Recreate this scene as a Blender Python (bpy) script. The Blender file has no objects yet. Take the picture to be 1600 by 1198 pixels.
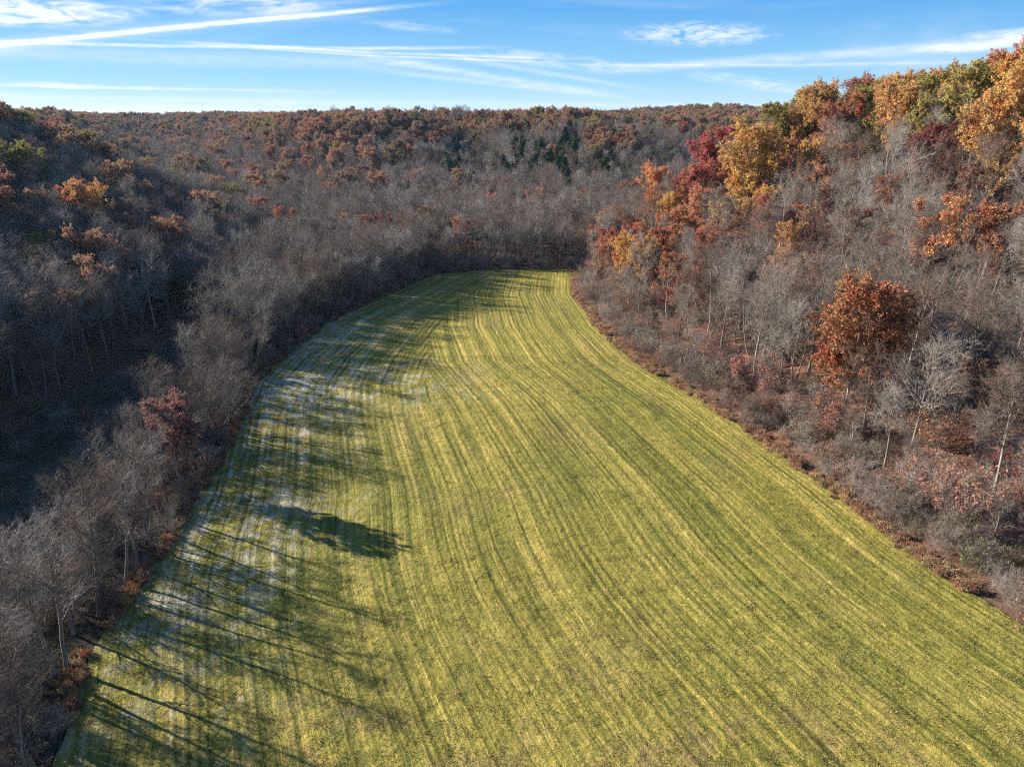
import bpy, math, numpy as np
R_ = math.radians
sc = bpy.context.scene
COL = sc.collection

# ------------------------------------------------------------------ camera, sky, sun, exposure
CAM_H, PITCH, FPX = 50.0, R_(20.0), 1111.0            # drone height, tilt, focal length in 1600-wide pixels
cam = bpy.data.cameras.new('camera'); cam.lens = 25.0; cam.sensor_width = 36.0
cam.clip_start = 0.5; cam.clip_end = 20000.0
cam_o = bpy.data.objects.new('camera', cam); COL.objects.link(cam_o)
cam_o.location = (0, 0, CAM_H); cam_o.rotation_euler = (R_(90) - PITCH, 0, 0)
sc.camera = cam_o

SUN_EL = R_(21.5); SUN_AZ = R_(155.0)                  # direction to the sun, counter-clockwise from +X
sx, sy, sz = math.cos(SUN_EL)*math.cos(SUN_AZ), math.cos(SUN_EL)*math.sin(SUN_AZ), math.sin(SUN_EL)
sun = bpy.data.lights.new('sun', 'SUN'); sun.energy = 5.0; sun.angle = R_(0.53); sun.color = (1.0, 0.90, 0.76)
sun_o = bpy.data.objects.new('sun', sun); COL.objects.link(sun_o)
from mathutils import Vector
sun_o.rotation_euler = Vector((sx, sy, sz)).to_track_quat('Z', 'Y').to_euler()
sun_o.location = (sx*300, sy*300, sz*300)

vs = sc.view_settings
vs.view_transform = 'Standard'; vs.look = 'None'; vs.gamma = 1.0; vs.exposure = 1.55; vs.use_curve_mapping = False
cy = sc.cycles
cy.max_bounces = 5; cy.diffuse_bounces = 2; cy.glossy_bounces = 1; cy.transmission_bounces = 2
cy.transparent_max_bounces = 8; cy.volume_bounces = 0; cy.use_adaptive_sampling = False
cy.use_denoising = False; cy.filter_width = 1.2; cy.caustics_reflective = False; cy.caustics_refractive = False

class NT:                                             # tiny node-tree helper
    def __init__(self, tree): self.t = tree; tree.nodes.clear()
    def n(self, kind, **kw):
        nd = self.t.nodes.new(kind)
        for k, v in kw.items(): setattr(nd, k, v)
        return nd
    def l(self, a, b): self.t.links.new(a, b)
    def put(self, sock, v):
        if isinstance(v, bpy.types.NodeSocket): self.l(v, sock)
        else: sock.default_value = v
    def m(self, op, a, b=0.0, c=0.0, clamp=False):
        nd = self.n('ShaderNodeMath', operation=op, use_clamp=clamp)
        for s, v in zip(nd.inputs, (a, b, c)): self.put(s, v)
        return nd.outputs[0]
    def vec(self, x, y, z=0.0):
        nd = self.n('ShaderNodeCombineXYZ')
        for s, v in zip(nd.inputs, (x, y, z)): self.put(s, v)
        return nd.outputs[0]
    def noise(self, v, scale=1.0, detail=4.0, rough=0.55, dist=0.0):
        nd = self.n('ShaderNodeTexNoise'); self.put(nd.inputs['Vector'], v)
        nd.inputs['Scale'].default_value = scale; nd.inputs['Detail'].default_value = detail
        nd.inputs['Roughness'].default_value = rough; nd.inputs['Distortion'].default_value = dist
        return nd.outputs['Fac']
    def step(self, v, a, b, lo=0.0, hi=1.0):
        nd = self.n('ShaderNodeMapRange', interpolation_type='SMOOTHSTEP'); self.put(nd.inputs['Value'], v)
        for k, x in (('From Min', a), ('From Max', b), ('To Min', lo), ('To Max', hi)): nd.inputs[k].default_value = x
        return nd.outputs[0]
    def mix(self, f, a, b, blend='MIX'):
        nd = self.n('ShaderNodeMix', data_type='RGBA', blend_type=blend)
        self.put(nd.inputs[0], f); self.put(nd.inputs[6], a); self.put(nd.inputs[7], b)
        return nd.outputs[2]
    def ramp(self, f, stops):
        nd = self.n('ShaderNodeValToRGB'); e = nd.color_ramp.elements
        while len(e) < len(stops): e.new(0.5)
        for el, (p, c) in zip(e, stops): el.position = p; el.color = (*c, 1)
        self.put(nd.inputs[0], f); return nd.outputs[0]

world = bpy.data.worlds.new('World'); sc.world = world; world.use_nodes = True
w = NT(world.node_tree)
sky = w.n('ShaderNodeTexSky', sky_type='NISHITA', sun_disc=False)
sky.sun_elevation = SUN_EL; sky.sun_rotation = R_(90) - SUN_AZ
sky.altitude = 250; sky.air_density = 1.0; sky.dust_density = 0.0; sky.ozone_density = 2.0
tc = w.n('ShaderNodeTexCoord'); sep = w.n('ShaderNodeSeparateXYZ'); w.l(tc.outputs['Generated'], sep.inputs[0])
az = w.m('MULTIPLY', w.m('ARCTAN2', sep.outputs[0], sep.outputs[1]), 57.29578)     # degrees, 0 = up the valley
el = w.m('MULTIPLY', w.m('ARCSINE', sep.outputs[2]), 57.29578)
wob = w.m('MULTIPLY', w.m('SUBTRACT', w.noise(w.vec(w.m('MULTIPLY', az, .06), w.m('MULTIPLY', el, .25)), 1.0, 3), .5), 1.0)
elw = w.m('ADD', el, wob)
def streak(a0, e0, a1, e1, width, amp, curve=0.0, fade=None):
    # a contrail or a band of drawn-out cirrus, following an arc across the sky
    k = (e1-e0)/(a1-a0); da = w.m('SUBTRACT', az, a0)
    line = w.m('ADD', w.m('MULTIPLY', da, k), e0)
    if curve: line = w.m('ADD', line, w.m('MULTIPLY', w.m('MULTIPLY', da, w.m('SUBTRACT', az, a1)), curve))
    d = w.m('ABSOLUTE', w.m('SUBTRACT', w.m('ADD', el, w.m('MULTIPLY', wob, .35)), line))
    v = w.m('POWER', w.step(d, 0.0, width, 1.0, 0.0), 1.3)
    tex = w.noise(w.vec(w.m('MULTIPLY', az, .5), w.m('MULTIPLY', el, 3.0)), 1.0, 5, .65)
    v = w.m('MULTIPLY', v, w.step(tex, .25, .62, .35, 1.0))
    if fade:
        v = w.m('MULTIPLY', v, w.m('MULTIPLY', w.step(az, fade[0], fade[1]), w.step(az, fade[2], fade[3], 1.0, 0.0)))
    return w.m('MULTIPLY', v, amp)
def puff(a0, e0, ra, re, amp, tilt=0.0, sx_=.35, sy_=1.6):
    da = w.m('SUBTRACT', az, a0)
    de = w.m('SUBTRACT', w.m('SUBTRACT', elw, e0), w.m('MULTIPLY', da, tilt))
    q = w.m('ADD', w.m('POWER', w.m('MULTIPLY', da, 1/ra), 2.0), w.m('POWER', w.m('MULTIPLY', de, 1/re), 2.0))
    v = w.step(q, 0.0, 1.0, 1.0, 0.0)
    tex = w.noise(w.vec(w.m('MULTIPLY', az, sx_), w.m('SUBTRACT', w.m('MULTIPLY', el, sy_), w.m('MULTIPLY', az, sy_*tilt))), 1.0, 7, .62, .6)
    return w.m('MULTIPLY', w.m('MULTIPLY', v, w.step(tex, .34, .68)), amp)
clouds = [
    streak(-33, 4.6, -5, 8.1, .26, 1.6, -.0010, (-80, -36, -18, -3)),
    streak(-33, 4.6, -5, 8.1, .75, .35, -.0010, (-80, -36, -24, -8)),
    streak(-33, 4.75, -9, 5.15, .20, .75, .0, (-90, -26, -10, 2)), streak(-20, 5.1, 0, 4.62, .18, .7, .0, (-28, -16, -4, 8)),
    streak(-18, 4.9, 0, 4.36, .12, .6, .0, (-22, -15, -2, 8)), streak(-33, 4.2, -10, 4.2, .8, .32, .0, (-90, -40, -14, 0)),
    streak(-10, 4.5, 7.6, 2.0, .45, .5, .0, (-14, -6, 4, 11)), streak(-6, 4.9, 10, 2.4, .3, .4, .0, (-9, -2, 5, 12)), streak(-9, 3.6, 5, 2.2, .35, .4, .0, (-12, -6, 1, 8)),
    streak(-33, 2.3, -16, 2.27, .16, .6, .0, (-90, -36, -22, -10)), streak(-33, .9, 8, .6, .9, .75, .0, (-110, -50, -26, 2)),
    streak(-33, 1.7, 20, 1.2, .35, .35), puff(-33, 6.5, 10, 1.1, 1.5, .02), puff(-19, 7.6, 9, .9, .75, .05), puff(-29, 2.4, 6, .22, .7), puff(-7.5, 6.5, 4, .4, .5, -.06),
    puff(13.2, 5.9, 6.2, .95, .85, -.035, .7, 2.6), puff(31.5, 4.9, 5.0, .75, .8, .08), streak(10, 3.9, 31, 4.75, .55, .5, .0, (4, 12, 33, 60)),
    streak(6, 4.1, 26, 3.75, .2, .4, .0, (0, 9, 22, 40)), puff(17.5, 2.8, 6.5, .6, .6, -.14), puff(3, 4.4, 9, .7, .5, -.1)]
veil = w.m('MULTIPLY', w.step(w.noise(w.vec(w.m('MULTIPLY', az, .05), w.m('MULTIPLY', el, .35), 7.0), 1.0, 6, .6, .5), .48, .85), .35)
dens = veil
for c in clouds: dens = w.m('ADD', dens, c)
dens = w.m('MINIMUM', dens, .93)
hs = w.n('ShaderNodeHueSaturation'); hs.inputs['Saturation'].default_value = 1.22; w.l(sky.outputs[0], hs.inputs['Color'])
low = w.ramp(w.m('MULTIPLY', el, 1/30.), [(0, (5.0,6.6,7.4)), (.10, (2.1,4.6,7.0)), (.26, (.68,2.9,6.3)), (1, (.5,2.2,5.4))])
skyb = w.mix(w.step(el, 8, 45, .85, 0.0), hs.outputs[0], low)
skyc = w.mix(dens, skyb, (6.8, 7.2, 7.8, 1))
bg = w.n('ShaderNodeBackground'); bg.inputs['Strength'].default_value = 0.05; w.l(skyc, bg.inputs[0])
w.l(bg.outputs[0], w.n('ShaderNodeOutputWorld').inputs[0])

# ------------------------------------------------------------------ numeric helpers
rng = np.random.default_rng(11)
def smooth(a, b, v):
    t = np.clip((v-a)/(b-a), 0, 1); return t*t*(3-2*t)
def _h(i, j, s):
    v = np.sin(i*127.1 + j*311.7 + s*74.7)*43758.5453
    return v - np.floor(v)
def vnoise(x, y, s=0.0):
    x = np.asarray(x, float); y = np.asarray(y, float)
    i = np.floor(x); j = np.floor(y); u = x-i; v = y-j; u = u*u*(3-2*u); v = v*v*(3-2*v)
    return (_h(i, j, s)*(1-u) + _h(i+1, j, s)*u)*(1-v) + (_h(i, j+1, s)*(1-u) + _h(i+1, j+1, s)*u)*v
def fbm(x, y, s=0.0, o=4):
    r = 0; a = .5; t = 0
    for k in range(o): r = r + a*vnoise(x*2**k, y*2**k, s+k*3.3); t += a; a *= .5
    return r/t
LX = np.array([(-37,-120),(-37,20),(-37.1,44.5),(-41.2,54.5),(-43,71),(-43.9,85.7),(-46.7,108.8),(-52.5,137),(-52.4,154),(-48.8,187.8),(-39.4,214.5),(-27.1,249.1),(-9.4,258.5),(16.5,261)])
RX = np.array([(110,-120),(72,20),(53.9,61.4),(51.3,68.5),(48.7,77.8),(46.2,91.1),(42.1,106.3),(36.7,126.3),(27.3,151.7),(21.9,181.3),(19,218.9),(21.5,255),(22,262),(40,320),(90,420),(150,700)])
def xl(y): return np.interp(y, LX[:,1], LX[:,0])
def xr(y): return np.interp(y, RX[:,1], RX[:,0])
def prof(t):
    t = np.clip(t, 0, 1); return .55*t + .45*t*t*(3-2*t)
def hill_right(x, y):
    d = x - xr(y) - 3
    top = np.interp(y, [170,205,235,260], [43.5,39,36,37.5])
    return (top*prof(d/np.interp(y, [60,150,215,250], [124,116,92,74])) + .10*np.clip(d-70, 0, 150))*(1-smooth(262, 385, y))*smooth(0, 6, d)
def hill_left(x, y):
    d = np.interp(y, [0,150,250,310,360,450], [-87,-87,-96,-106,-128,-175]) - x
    return 48*prof(d/150)*(1-smooth(318, 450, y))*smooth(0, 6, d)
def T(x, y):
    x = np.asarray(x, float); y = np.asarray(y, float)
    hr = hill_right(x, y); hl = hill_left(x, y)
    far = 40*smooth(360, 800, y + .10*x + 60*(vnoise(x/170., y/400., 5)-.5)) + 7*smooth(900, 1500, y)
    # side valleys cut into the far slope
    ax = -150 - (y-420)*.56
    far = far - 34*np.exp(-((x-ax)/75.)**2)*smooth(380, 520, y)*(1-smooth(950, 1300, y))
    ax2 = -20 - (y-450)*.02
    far = far - 17*np.exp(-((x-ax2-20*np.sin(y/60.))/38.)**2)*smooth(430, 520, y)*(1-smooth(640, 800, y))
    ax3 = 175 + (y-480)*.10
    far = far - 15*np.exp(-((x-ax3)/42.)**2)*smooth(430, 540, y)*(1-smooth(660, 820, y))
    far = np.maximum(far, 0) + 24*(fbm(x/120., y/150., 2, 3)-.5)*smooth(400, 560, y)*(1-.6*smooth(780, 950, y))
    far = far + 12*np.exp(-(((x-330)/170.)**2 + ((y-1150)/160.)**2))
    z = hr + hl + far
    inwood = np.clip(smooth(2, 12, x-xr(y)) + smooth(30, 44, xl(y)-x) + smooth(262, 280, y), 0, 1)
    z = z + inwood*(2.2*(fbm(x/28., y/28., 9)-.5) + .5*(fbm(x/6., y/6., 4)-.5))
    return z
def pix(x, y, z):                                      # where a point of the place shows in the photograph
    dz = z-CAM_H; c, s = math.cos(PITCH), math.sin(PITCH)
    f = y*c - dz*s; u = y*s + dz*c
    f = np.maximum(f, .1)
    return 800 + FPX*x/f, 599 - FPX*u/f, f
def hit(px, py, h=0.0):                                # the spot on the terrain under a given line of sight
    dx = (px-800)/FPX; dy = (599-py)/FPX
    fy = math.cos(PITCH) + dy*math.sin(PITCH); fz = -math.sin(PITCH) + dy*math.cos(PITCH)
    t = np.arange(25, 1600, .5)
    z = CAM_H + fz*t; g = T(dx*t, fy*t) + h
    k = np.argmax(z < g); k = k if z[k] < g[k] else len(t)-1
    return float(dx*t[k]), float(fy*t[k])

# ------------------------------------------------------------------ materials
def material(name):
    m = bpy.data.materials.new(name); m.use_nodes = True
    return m, NT(m.node_tree)
def finish(t, color, rough=.9, normal=None, trans=None, tw=.35):
    p = t.n('ShaderNodeBsdfPrincipled'); t.put(p.inputs['Base Color'], color); p.inputs['Roughness'].default_value = rough
    p.inputs['Specular IOR Level'].default_value = .12
    if normal is not None: t.l(normal, p.inputs['Normal'])
    out = t.n('ShaderNodeOutputMaterial')
    if trans is None: t.l(p.outputs[0], out.inputs[0])
    else:
        tr = t.n('ShaderNodeBsdfTranslucent'); t.put(tr.inputs[0], trans)
        mx = t.n('ShaderNodeMixShader'); mx.inputs[0].default_value = tw
        t.l(p.outputs[0], mx.inputs[1]); t.l(tr.outputs[0], mx.inputs[2]); t.l(mx.outputs[0], out.inputs[0])
def attr(t, name, kind='GEOMETRY'):
    a = t.n('ShaderNodeAttribute', attribute_type=kind, attribute_name=name); return a
def bark_mat(name, stops, scale=3.0):
    m, t = material(name)
    oi = t.n('ShaderNodeObjectInfo'); base = t.ramp(oi.outputs['Random'], stops)
    co = t.n('ShaderNodeTexCoord').outputs['Object']
    mp = t.n('ShaderNodeMapping'); mp.inputs['Scale'].default_value = (1, 1, .25); t.l(co, mp.inputs[0])
    nz = t.noise(mp.outputs[0], scale, 3)
    finish(t, t.mix(1.0, base, t.ramp(nz, [(.3, (.6,.6,.6)), (.7, (1.25,1.25,1.25))]), 'MULTIPLY')); return m
BARK = bark_mat('bark', [(0, (.16,.135,.115)), (.4, (.23,.20,.175)), (.8, (.30,.27,.24)), (1, (.13,.11,.10))])
PALE = bark_mat('pale_bark', [(0, (.33,.30,.27)), (1, (.42,.39,.36))])
TWIG = bark_mat('twig', [(0, (.16,.12,.10)), (.2, (.26,.225,.20)), (.45, (.36,.335,.31)), (.7, (.27,.225,.195)), (1, (.19,.14,.115))], .5)
def leaf_mat(name, kind='INSTANCER', tw=.3):
    m, t = material(name)
    c = attr(t, 'col', kind).outputs['Color']; r = attr(t, 'rnd').outputs['Fac']
    h = t.n('ShaderNodeHueSaturation')
    oc = t.n('ShaderNodeTexCoord').outputs['Object']; oi = t.n('ShaderNodeObjectInfo').outputs['Random']
    ad = t.n('ShaderNodeVectorMath', operation='ADD'); t.l(oc, ad.inputs[0]); t.l(t.vec(t.m('MULTIPLY', oi, 50.0), oi, oi), ad.inputs[1])
    sp_ = t.noise(ad.outputs[0], .33, 2, .6)
    t.put(h.inputs['Hue'], t.m('ADD', t.m('ADD', t.m('MULTIPLY', t.m('SUBTRACT', r, .5), .05), .5), t.m('MULTIPLY', t.m('SUBTRACT', sp_, .5), .13)))
    t.put(h.inputs['Saturation'], t.m('SUBTRACT', 1.04, t.m('MULTIPLY', sp_, .4)))
    t.put(h.inputs['Value'], t.m('ADD', t.m('MULTIPLY', t.m('FRACT', t.m('MULTIPLY', r, 7.31)), .85), .78))
    t.l(c, h.inputs['Color']); finish(t, h.outputs[0], .7, None, h.outputs[0], tw); return m
LEAF = leaf_mat('autumn_leaf')
NEEDLE, t = material('cedar_needles')
r = attr(t, 'rnd').outputs['Fac']
oi_ = t.n('ShaderNodeObjectInfo').outputs['Random']
finish(t, t.ramp(t.m('ADD', t.m('MULTIPLY', r, .6), t.m('MULTIPLY', oi_, .4)), [(0, (.035,.065,.03)), (.6, (.065,.11,.05)), (1, (.10,.15,.07))]), .8)

# ground: leaf litter under the woods, rank grass in the hollow
GROUND, t = material('leaf_litter')
co = t.n('ShaderNodeTexCoord').outputs['Object']
n1 = t.noise(co, .09, 5); n2 = t.noise(co, 1.3, 5, .7); n3 = t.noise(co, 6.0, 3, .7)
lit = t.ramp(n2, [(.28, (.055,.03,.022)), (.45, (.15,.078,.053)), (.6, (.24,.13,.082)), (.75, (.34,.21,.14))])
lit = t.mix(t.step(n1, .45, .7), lit, t.mix(.6, lit, (.17,.12,.10,1)))
gr = t.ramp(t.m('ADD', t.m('MULTIPLY', n1, .5), t.m('MULTIPLY', n2, .5)), [(.36, (.045,.038,.026)), (.5, (.085,.07,.05)), (.6, (.13,.12,.10)), (.7, (.22,.23,.24))])
a = attr(t, 'grass').outputs['Fac']
colr = t.mix(a, lit, gr)
colr = t.mix(t.step(n3, .3, .7, 0.0, .5), colr, t.mix(1.0, colr, (.55,.5,.5,1), 'MULTIPLY'))
bp = t.n('ShaderNodeBump'); bp.inputs['Strength'].default_value = .9; bp.inputs['Distance'].default_value = .25
t.l(t.m('ADD', n2, t.m('MULTIPLY', n3, .4)), bp.inputs['Height'])
finish(t, colr, .95, bp.outputs[0])

# ------------------------------------------------------------------ mesh helpers
def mesh(name, V, quads=None, tris=None, mats=(), midx=None, attrs=None, smooth_=False):
    me = bpy.data.meshes.new(name)
    nq = 0 if quads is None else len(quads); nt = 0 if tris is None else len(tris)
    me.vertices.add(len(V)); me.vertices.foreach_set('co', np.asarray(V, np.float32).ravel())
    parts = []
    if nq: parts.append(np.asarray(quads).ravel())
    if nt: parts.append(np.asarray(tris).ravel())
    loops = np.concatenate(parts).astype(np.int32)
    me.loops.add(len(loops)); me.loops.foreach_set('vertex_index', loops)
    me.polygons.add(nq+nt)
    st = np.concatenate([np.arange(nq)*4, nq*4 + np.arange(nt)*3]).astype(np.int32)
    me.polygons.foreach_set('loop_start', st)
    if midx is not None: me.polygons.foreach_set('material_index', np.asarray(midx, np.int32))
    if smooth_: me.polygons.foreach_set('use_smooth', np.ones(nq+nt, bool))
    for k, (dom, typ, arr) in (attrs or {}).items():
        at = me.attributes.new(k, typ, dom)
        at.data.foreach_set({'FLOAT': 'value', 'FLOAT_COLOR': 'color', 'FLOAT_VECTOR': 'vector', 'INT': 'value'}[typ], np.asarray(arr).ravel())
    for m in mats: me.materials.append(m)
    me.update(calc_edges=True); me.validate()
    return me
def put(name, data, parent=None, coll=COL, **props):
    o = bpy.data.objects.new(name, data); coll.objects.link(o)
    if parent is not None: o.parent = parent
    for k, v in props.items(): o[k] = v
    return o
def grid_quads(ny, nx):
    i = np.arange(ny*nx).reshape(ny, nx)
    return np.stack([i[:-1,:-1], i[:-1,1:], i[1:,1:], i[1:,:-1]], -1).reshape(-1, 4)

# ------------------------------------------------------------------ ground sheet
gx = np.unique(np.concatenate([np.arange(-6000,-1500,300.), np.arange(-1500,-320,30.), np.arange(-320,320,4.), np.arange(320,1500,30.), np.arange(1500,6001,300.)]))
gy = np.unique(np.concatenate([np.arange(-3000,-160,200.), np.arange(-160,480,4.), np.arange(480,1600,16.), np.arange(1600,7001,200.)]))
X, Y = np.meshgrid(gx, gy); Z = T(X, Y)
infield = smooth(-1, 3, X-xl(Y))*smooth(-1, 3, xr(Y)-X)*(Y < 258)
Z = Z - .6*infield
gmask = np.clip(smooth(-96, -82, X)*(1-smooth(255, 300, Y))*(X < xr(Y)+1), 0, 1)
ground = put('ground', mesh('ground', np.stack([X,Y,Z],-1).reshape(-1,3), grid_quads(len(gy), len(gx)), mats=[GROUND],
    attrs={'grass': ('POINT','FLOAT', gmask.ravel().astype(np.float32))}, smooth_=True), kind='structure', label='leaf covered ground of the wooded valley and its hills')

# ------------------------------------------------------------------ the mown field
def stripe_coord(x, y):
    dr = xr(y) - x
    dl = (x - xl(y))
    s_r = dr; s_l = dl*.8 + 300
    use_l = smooth(-1.5, 1.5, dr - (dl*1.15 + 8 + 5*(vnoise(y/14., x*0, 3)-.5)))*smooth(110, 135, y)
    return s_r, s_l, use_l
def stripes(s, y, seed):
    sj = s + .35*(vnoise(y/9., s/3., seed)-.5) + .5*(vnoise(y/40., s/8., seed+1)-.5)
    v = .46*vnoise(sj/.55, y/38., seed+2) + .36*vnoise(sj/1.3, y/60., seed+3) + .18*vnoise(sj/3.6, y/90., seed+4)
    return v
def field_color(x, y):
    sr, sl, u = stripe_coord(x, y)
    v = stripes(sr, y, 20)*(1-u) + stripes(sl, y, 40)*u
    dl = x - xl(y); dr = xr(y) - x
    rag = 1 - .55*smooth(72, 40, y)*(fbm(x/6., y/6., 8) > .4)          # stripes break up on the rough ground near by
    v = (v-.5)*rag + .5
    big = fbm(x/22., y/30., 61); med = fbm(x/3.2, y/3.2, 62); fine = rng.random(x.shape)
    v2 = np.clip((v-.5)*1.3 + .5 + .4*(med-.5) + .45*(fine-.5), 0, 1)[..., None]
    green = np.array([.155,.175,.036]); straw = np.array([.38,.315,.085]); olive = np.array([.262,.235,.05]); dark = np.array([.11,.105,.03])
    c = olive + (straw-olive)*np.clip((v2-.5)*2, 0, 1) + (dark*.55+green*.45-olive)*np.clip((.5-v2)*2, 0, 1)
    gz = smooth(.5, .72, big)[..., None]*.6
    c = c*(1-gz) + gz*(c*.6 + green*.45)
    brown = smooth(.55, .75, .6*fbm(x/5., y/5., 71)+.4*fbm(x/.8, y/.8, 73))*smooth(80, 45, y)*.6 + .25*smooth(.6, .75, fbm(x/9., y/14., 72))
    c = c + brown[..., None]*(np.array([.23,.165,.085])-c)*.8
    # hoar frost lingering along the hedgerow
    strk = .55*v + .45*vnoise(x/1.1, y/1.4, 84)
    f = smooth(34, 3, dl)*(.55+.45*smooth(45, 85, y))*(1-.5*smooth(165, 215, y))
    f = f*smooth(.46, .74, .28*fbm(x/6., y/8., 81) + .58*strk + .14*fbm(x/1.0, y/1.4, 82) + .14*f)
    f = f + .75*smooth(26, 2, np.hypot((x+30)/1.3, (y-138)/.8))*smooth(.46, .62, .6*fbm(x/3., y/2., 83)+.4*strk)
    f = np.clip(f*(.8+.2*smooth(85, 125, y))*smooth(.3, .6, fbm(x/.9, y/1.6, 85)), 0, 1)[..., None]*.74
    c = c + f*(np.array([.45,.46,.46])-c)
    h = .10*(v-.5) + .16*(med-.5) + .10*(fine-.5) + .22*(fbm(x/1.6, y/1.6, 66)-.5)*smooth(95, 45, y)
    return c, h
fy_ = np.unique(np.concatenate([np.arange(-120, 30, 3.), np.arange(30, 110, .42), np.arange(110, 261, .7)]))
NXF = 330
U, YY = np.meshgrid(np.linspace(0, 1, NXF), fy_)
EL = xl(YY) + 1.6*(fbm(YY/5., YY*0+1, 91)-.5) - .5; ER = xr(YY) + 1.8*(fbm(YY/5., YY*0+7, 92)-.5) + .4
XX = EL + U*(ER-EL)
C, Hh = field_color(XX, YY); SR, SL, SU = stripe_coord(XX, YY)
ZZ = .06 + Hh + .5*(fbm(XX/60., YY/60., 15)-.5)
FIELD, t = material('mown_grass')
co = t.n('ShaderNodeTexCoord').outputs['Object']
n2 = t.noise(co, 2.6, 4, .7); n3 = t.noise(co, 9.0, 3, .7)
c0 = attr(t, 'col').outputs['Color']
sp = t.n('ShaderNodeSeparateXYZ'); t.l(co, sp.inputs[0]); yy = sp.outputs[1]
wv = t.m('MULTIPLY', t.m('SUBTRACT', t.noise(co, .35, 2), .5), .5)
def rows(name):
    q = t.m('ADD', attr(t, name).outputs['Fac'], wv)
    return (t.noise(t.vec(t.m('MULTIPLY', q, 2.5), t.m('MULTIPLY', yy, .035)), 1.0, 2, .6), t.noise(t.vec(t.m('MULTIPLY', q, .62), t.m('MULTIPLY', yy, .016), 4.0), 1.0, 3, .65))
ra, rb = rows('sr'), rows('sl'); uu = attr(t, 'su').outputs['Fac']
def blend(a_, b_): return t.m('ADD', t.m('MULTIPLY', a_, t.m('SUBTRACT', 1.0, uu)), t.m('MULTIPLY', b_, uu))
fa, fb = blend(ra[0], rb[0]), blend(ra[1], rb[1])
def swath(name): return t.m('SINE', t.m('MULTIPLY', t.m('ADD', attr(t, name).outputs['Fac'], t.m('MULTIPLY', wv, .45)), 5.9))
per = t.m('MULTIPLY', blend(swath('sr'), swath('sl')), t.step(t.noise(co, .07, 3), .35, .65, .03, .06))
st = t.m('ADD', per, t.m('ADD', t.m('MULTIPLY', fa, .5), t.m('MULTIPLY', fb, .5)))
c1 = t.mix(1.0, c0, t.ramp(st, [(.36, (.42,.46,.42)), (.44, (.76,.8,.72)), (.5, (1.0,1.0,1.0)), (.56, (1.22,1.15,1.1)), (.66, (1.6,1.45,1.7))]), 'MULTIPLY')
c1 = t.mix(1.0, c1, t.ramp(n2, [(.3, (.62,.66,.58)), (.5, (1,1,1)), (.7, (1.28,1.24,1.28))]), 'MULTIPLY')
c1 = t.mix(1.0, c1, t.ramp(n3, [(.3, (.5,.52,.5)), (.5, (1,1,1)), (.7, (1.4,1.35,1.3))]), 'MULTIPLY')
bp = t.n('ShaderNodeBump'); bp.inputs['Strength'].default_value = .8; bp.inputs['Distance'].default_value = .22
t.l(t.m('ADD', t.m('ADD', n2, t.m('MULTIPLY', n3, .5)), t.m('MULTIPLY', fa, .8)), bp.inputs['Height'])
finish(t, c1, .9, bp.outputs[0])
put('field', mesh('field', np.stack([XX,YY,ZZ],-1).reshape(-1,3), grid_quads(len(fy_), NXF), mats=[FIELD],
    attrs={'sr': ('POINT','FLOAT', SR.astype(np.float32)), 'sl': ('POINT','FLOAT', SL.astype(np.float32)), 'su': ('POINT','FLOAT', SU.astype(np.float32)),
    'col': ('POINT','FLOAT_COLOR', np.concatenate([C, np.ones(C.shape[:2]+(1,))], -1).astype(np.float32))}, smooth_=True),
    kind='structure', label='mown hay field with curving stripes and frost along the hedgerow')

# ------------------------------------------------------------------ tree growing
def unit(v): return v/np.maximum(np.linalg.norm(v, axis=-1, keepdims=True), 1e-9)
def grow(start, d, L, segs, trop, jit, g):
    P = [start]; d = unit(d)
    for k in range(segs):
        d = unit(d + np.array([0,0,1])*np.asarray(trop) + jit*g.normal(size=d.shape))
        P.append(P[-1] + d*(L/segs)[:,None])
    return np.stack(P, 1)
def kids(PL, RD, cnt, t0, t1, a0, a1, L, segs, trop, jit, g, rk=.62, rmin=.006):
    n, m = PL.shape[:2]
    t = (t0 + (t1-t0)*(np.arange(cnt)[None]+g.random((n,cnt)))/cnt)
    s = np.clip(t*(m-1), 0, m-1.001); i = s.astype(int); f = (s-i)[..., None]; ii = np.arange(n)[:,None]
    A = PL[ii, i]; B = PL[ii, i+1]; pos = (A*(1-f)+B*f).reshape(-1,3); pd = unit((B-A).reshape(-1,3))
    rr = (RD[ii, i]*(1-f[...,0]) + RD[ii, i+1]*f[...,0]).ravel()
    w_ = unit(np.cross(pd, g.normal(size=pd.shape)))
    an = g.uniform(a0, a1, len(pd))[:,None]
    L = np.asarray(L(t) if callable(L) else L*np.ones_like(t)).ravel()*g.uniform(.7, 1.25, len(pd))
    out = grow(pos, np.cos(an)*pd + np.sin(an)*w_, L, segs, trop, jit, g)
    r0 = np.maximum(rr*rk, rmin)
    return out, r0[:,None]*np.linspace(1, .35, segs+1)[None]
def tubes(PL, RD, k):
    n, m = PL.shape[:2]
    P0 = PL[:,:-1].reshape(-1,3); P1 = PL[:,1:].reshape(-1,3); r0 = RD[:,:-1].ravel(); r1 = RD[:,1:].ravel()
    d = unit(P1-P0); ref = np.where(np.abs(d[:,2:3]) > .9, np.array([[1.,0,0]]), np.array([[0,0,1.]]))
    u = unit(np.cross(d, ref)); v = np.cross(d, u)
    th = np.arange(k)*2*math.pi/k
    ring = u[:,None]*np.cos(th)[None,:,None] + v[:,None]*np.sin(th)[None,:,None]
    V = np.concatenate([P0[:,None]+ring*r0[:,None,None], P1[:,None]+ring*r1[:,None,None]], 1)
    b = (np.arange(len(P0))*2*k)[:,None]; j = np.arange(k)[None]; jn = (j+1) % k
    return V.reshape(-1,3), np.stack([b+j, b+jn, b+k+jn, b+k+j], -1).reshape(-1,4)
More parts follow.
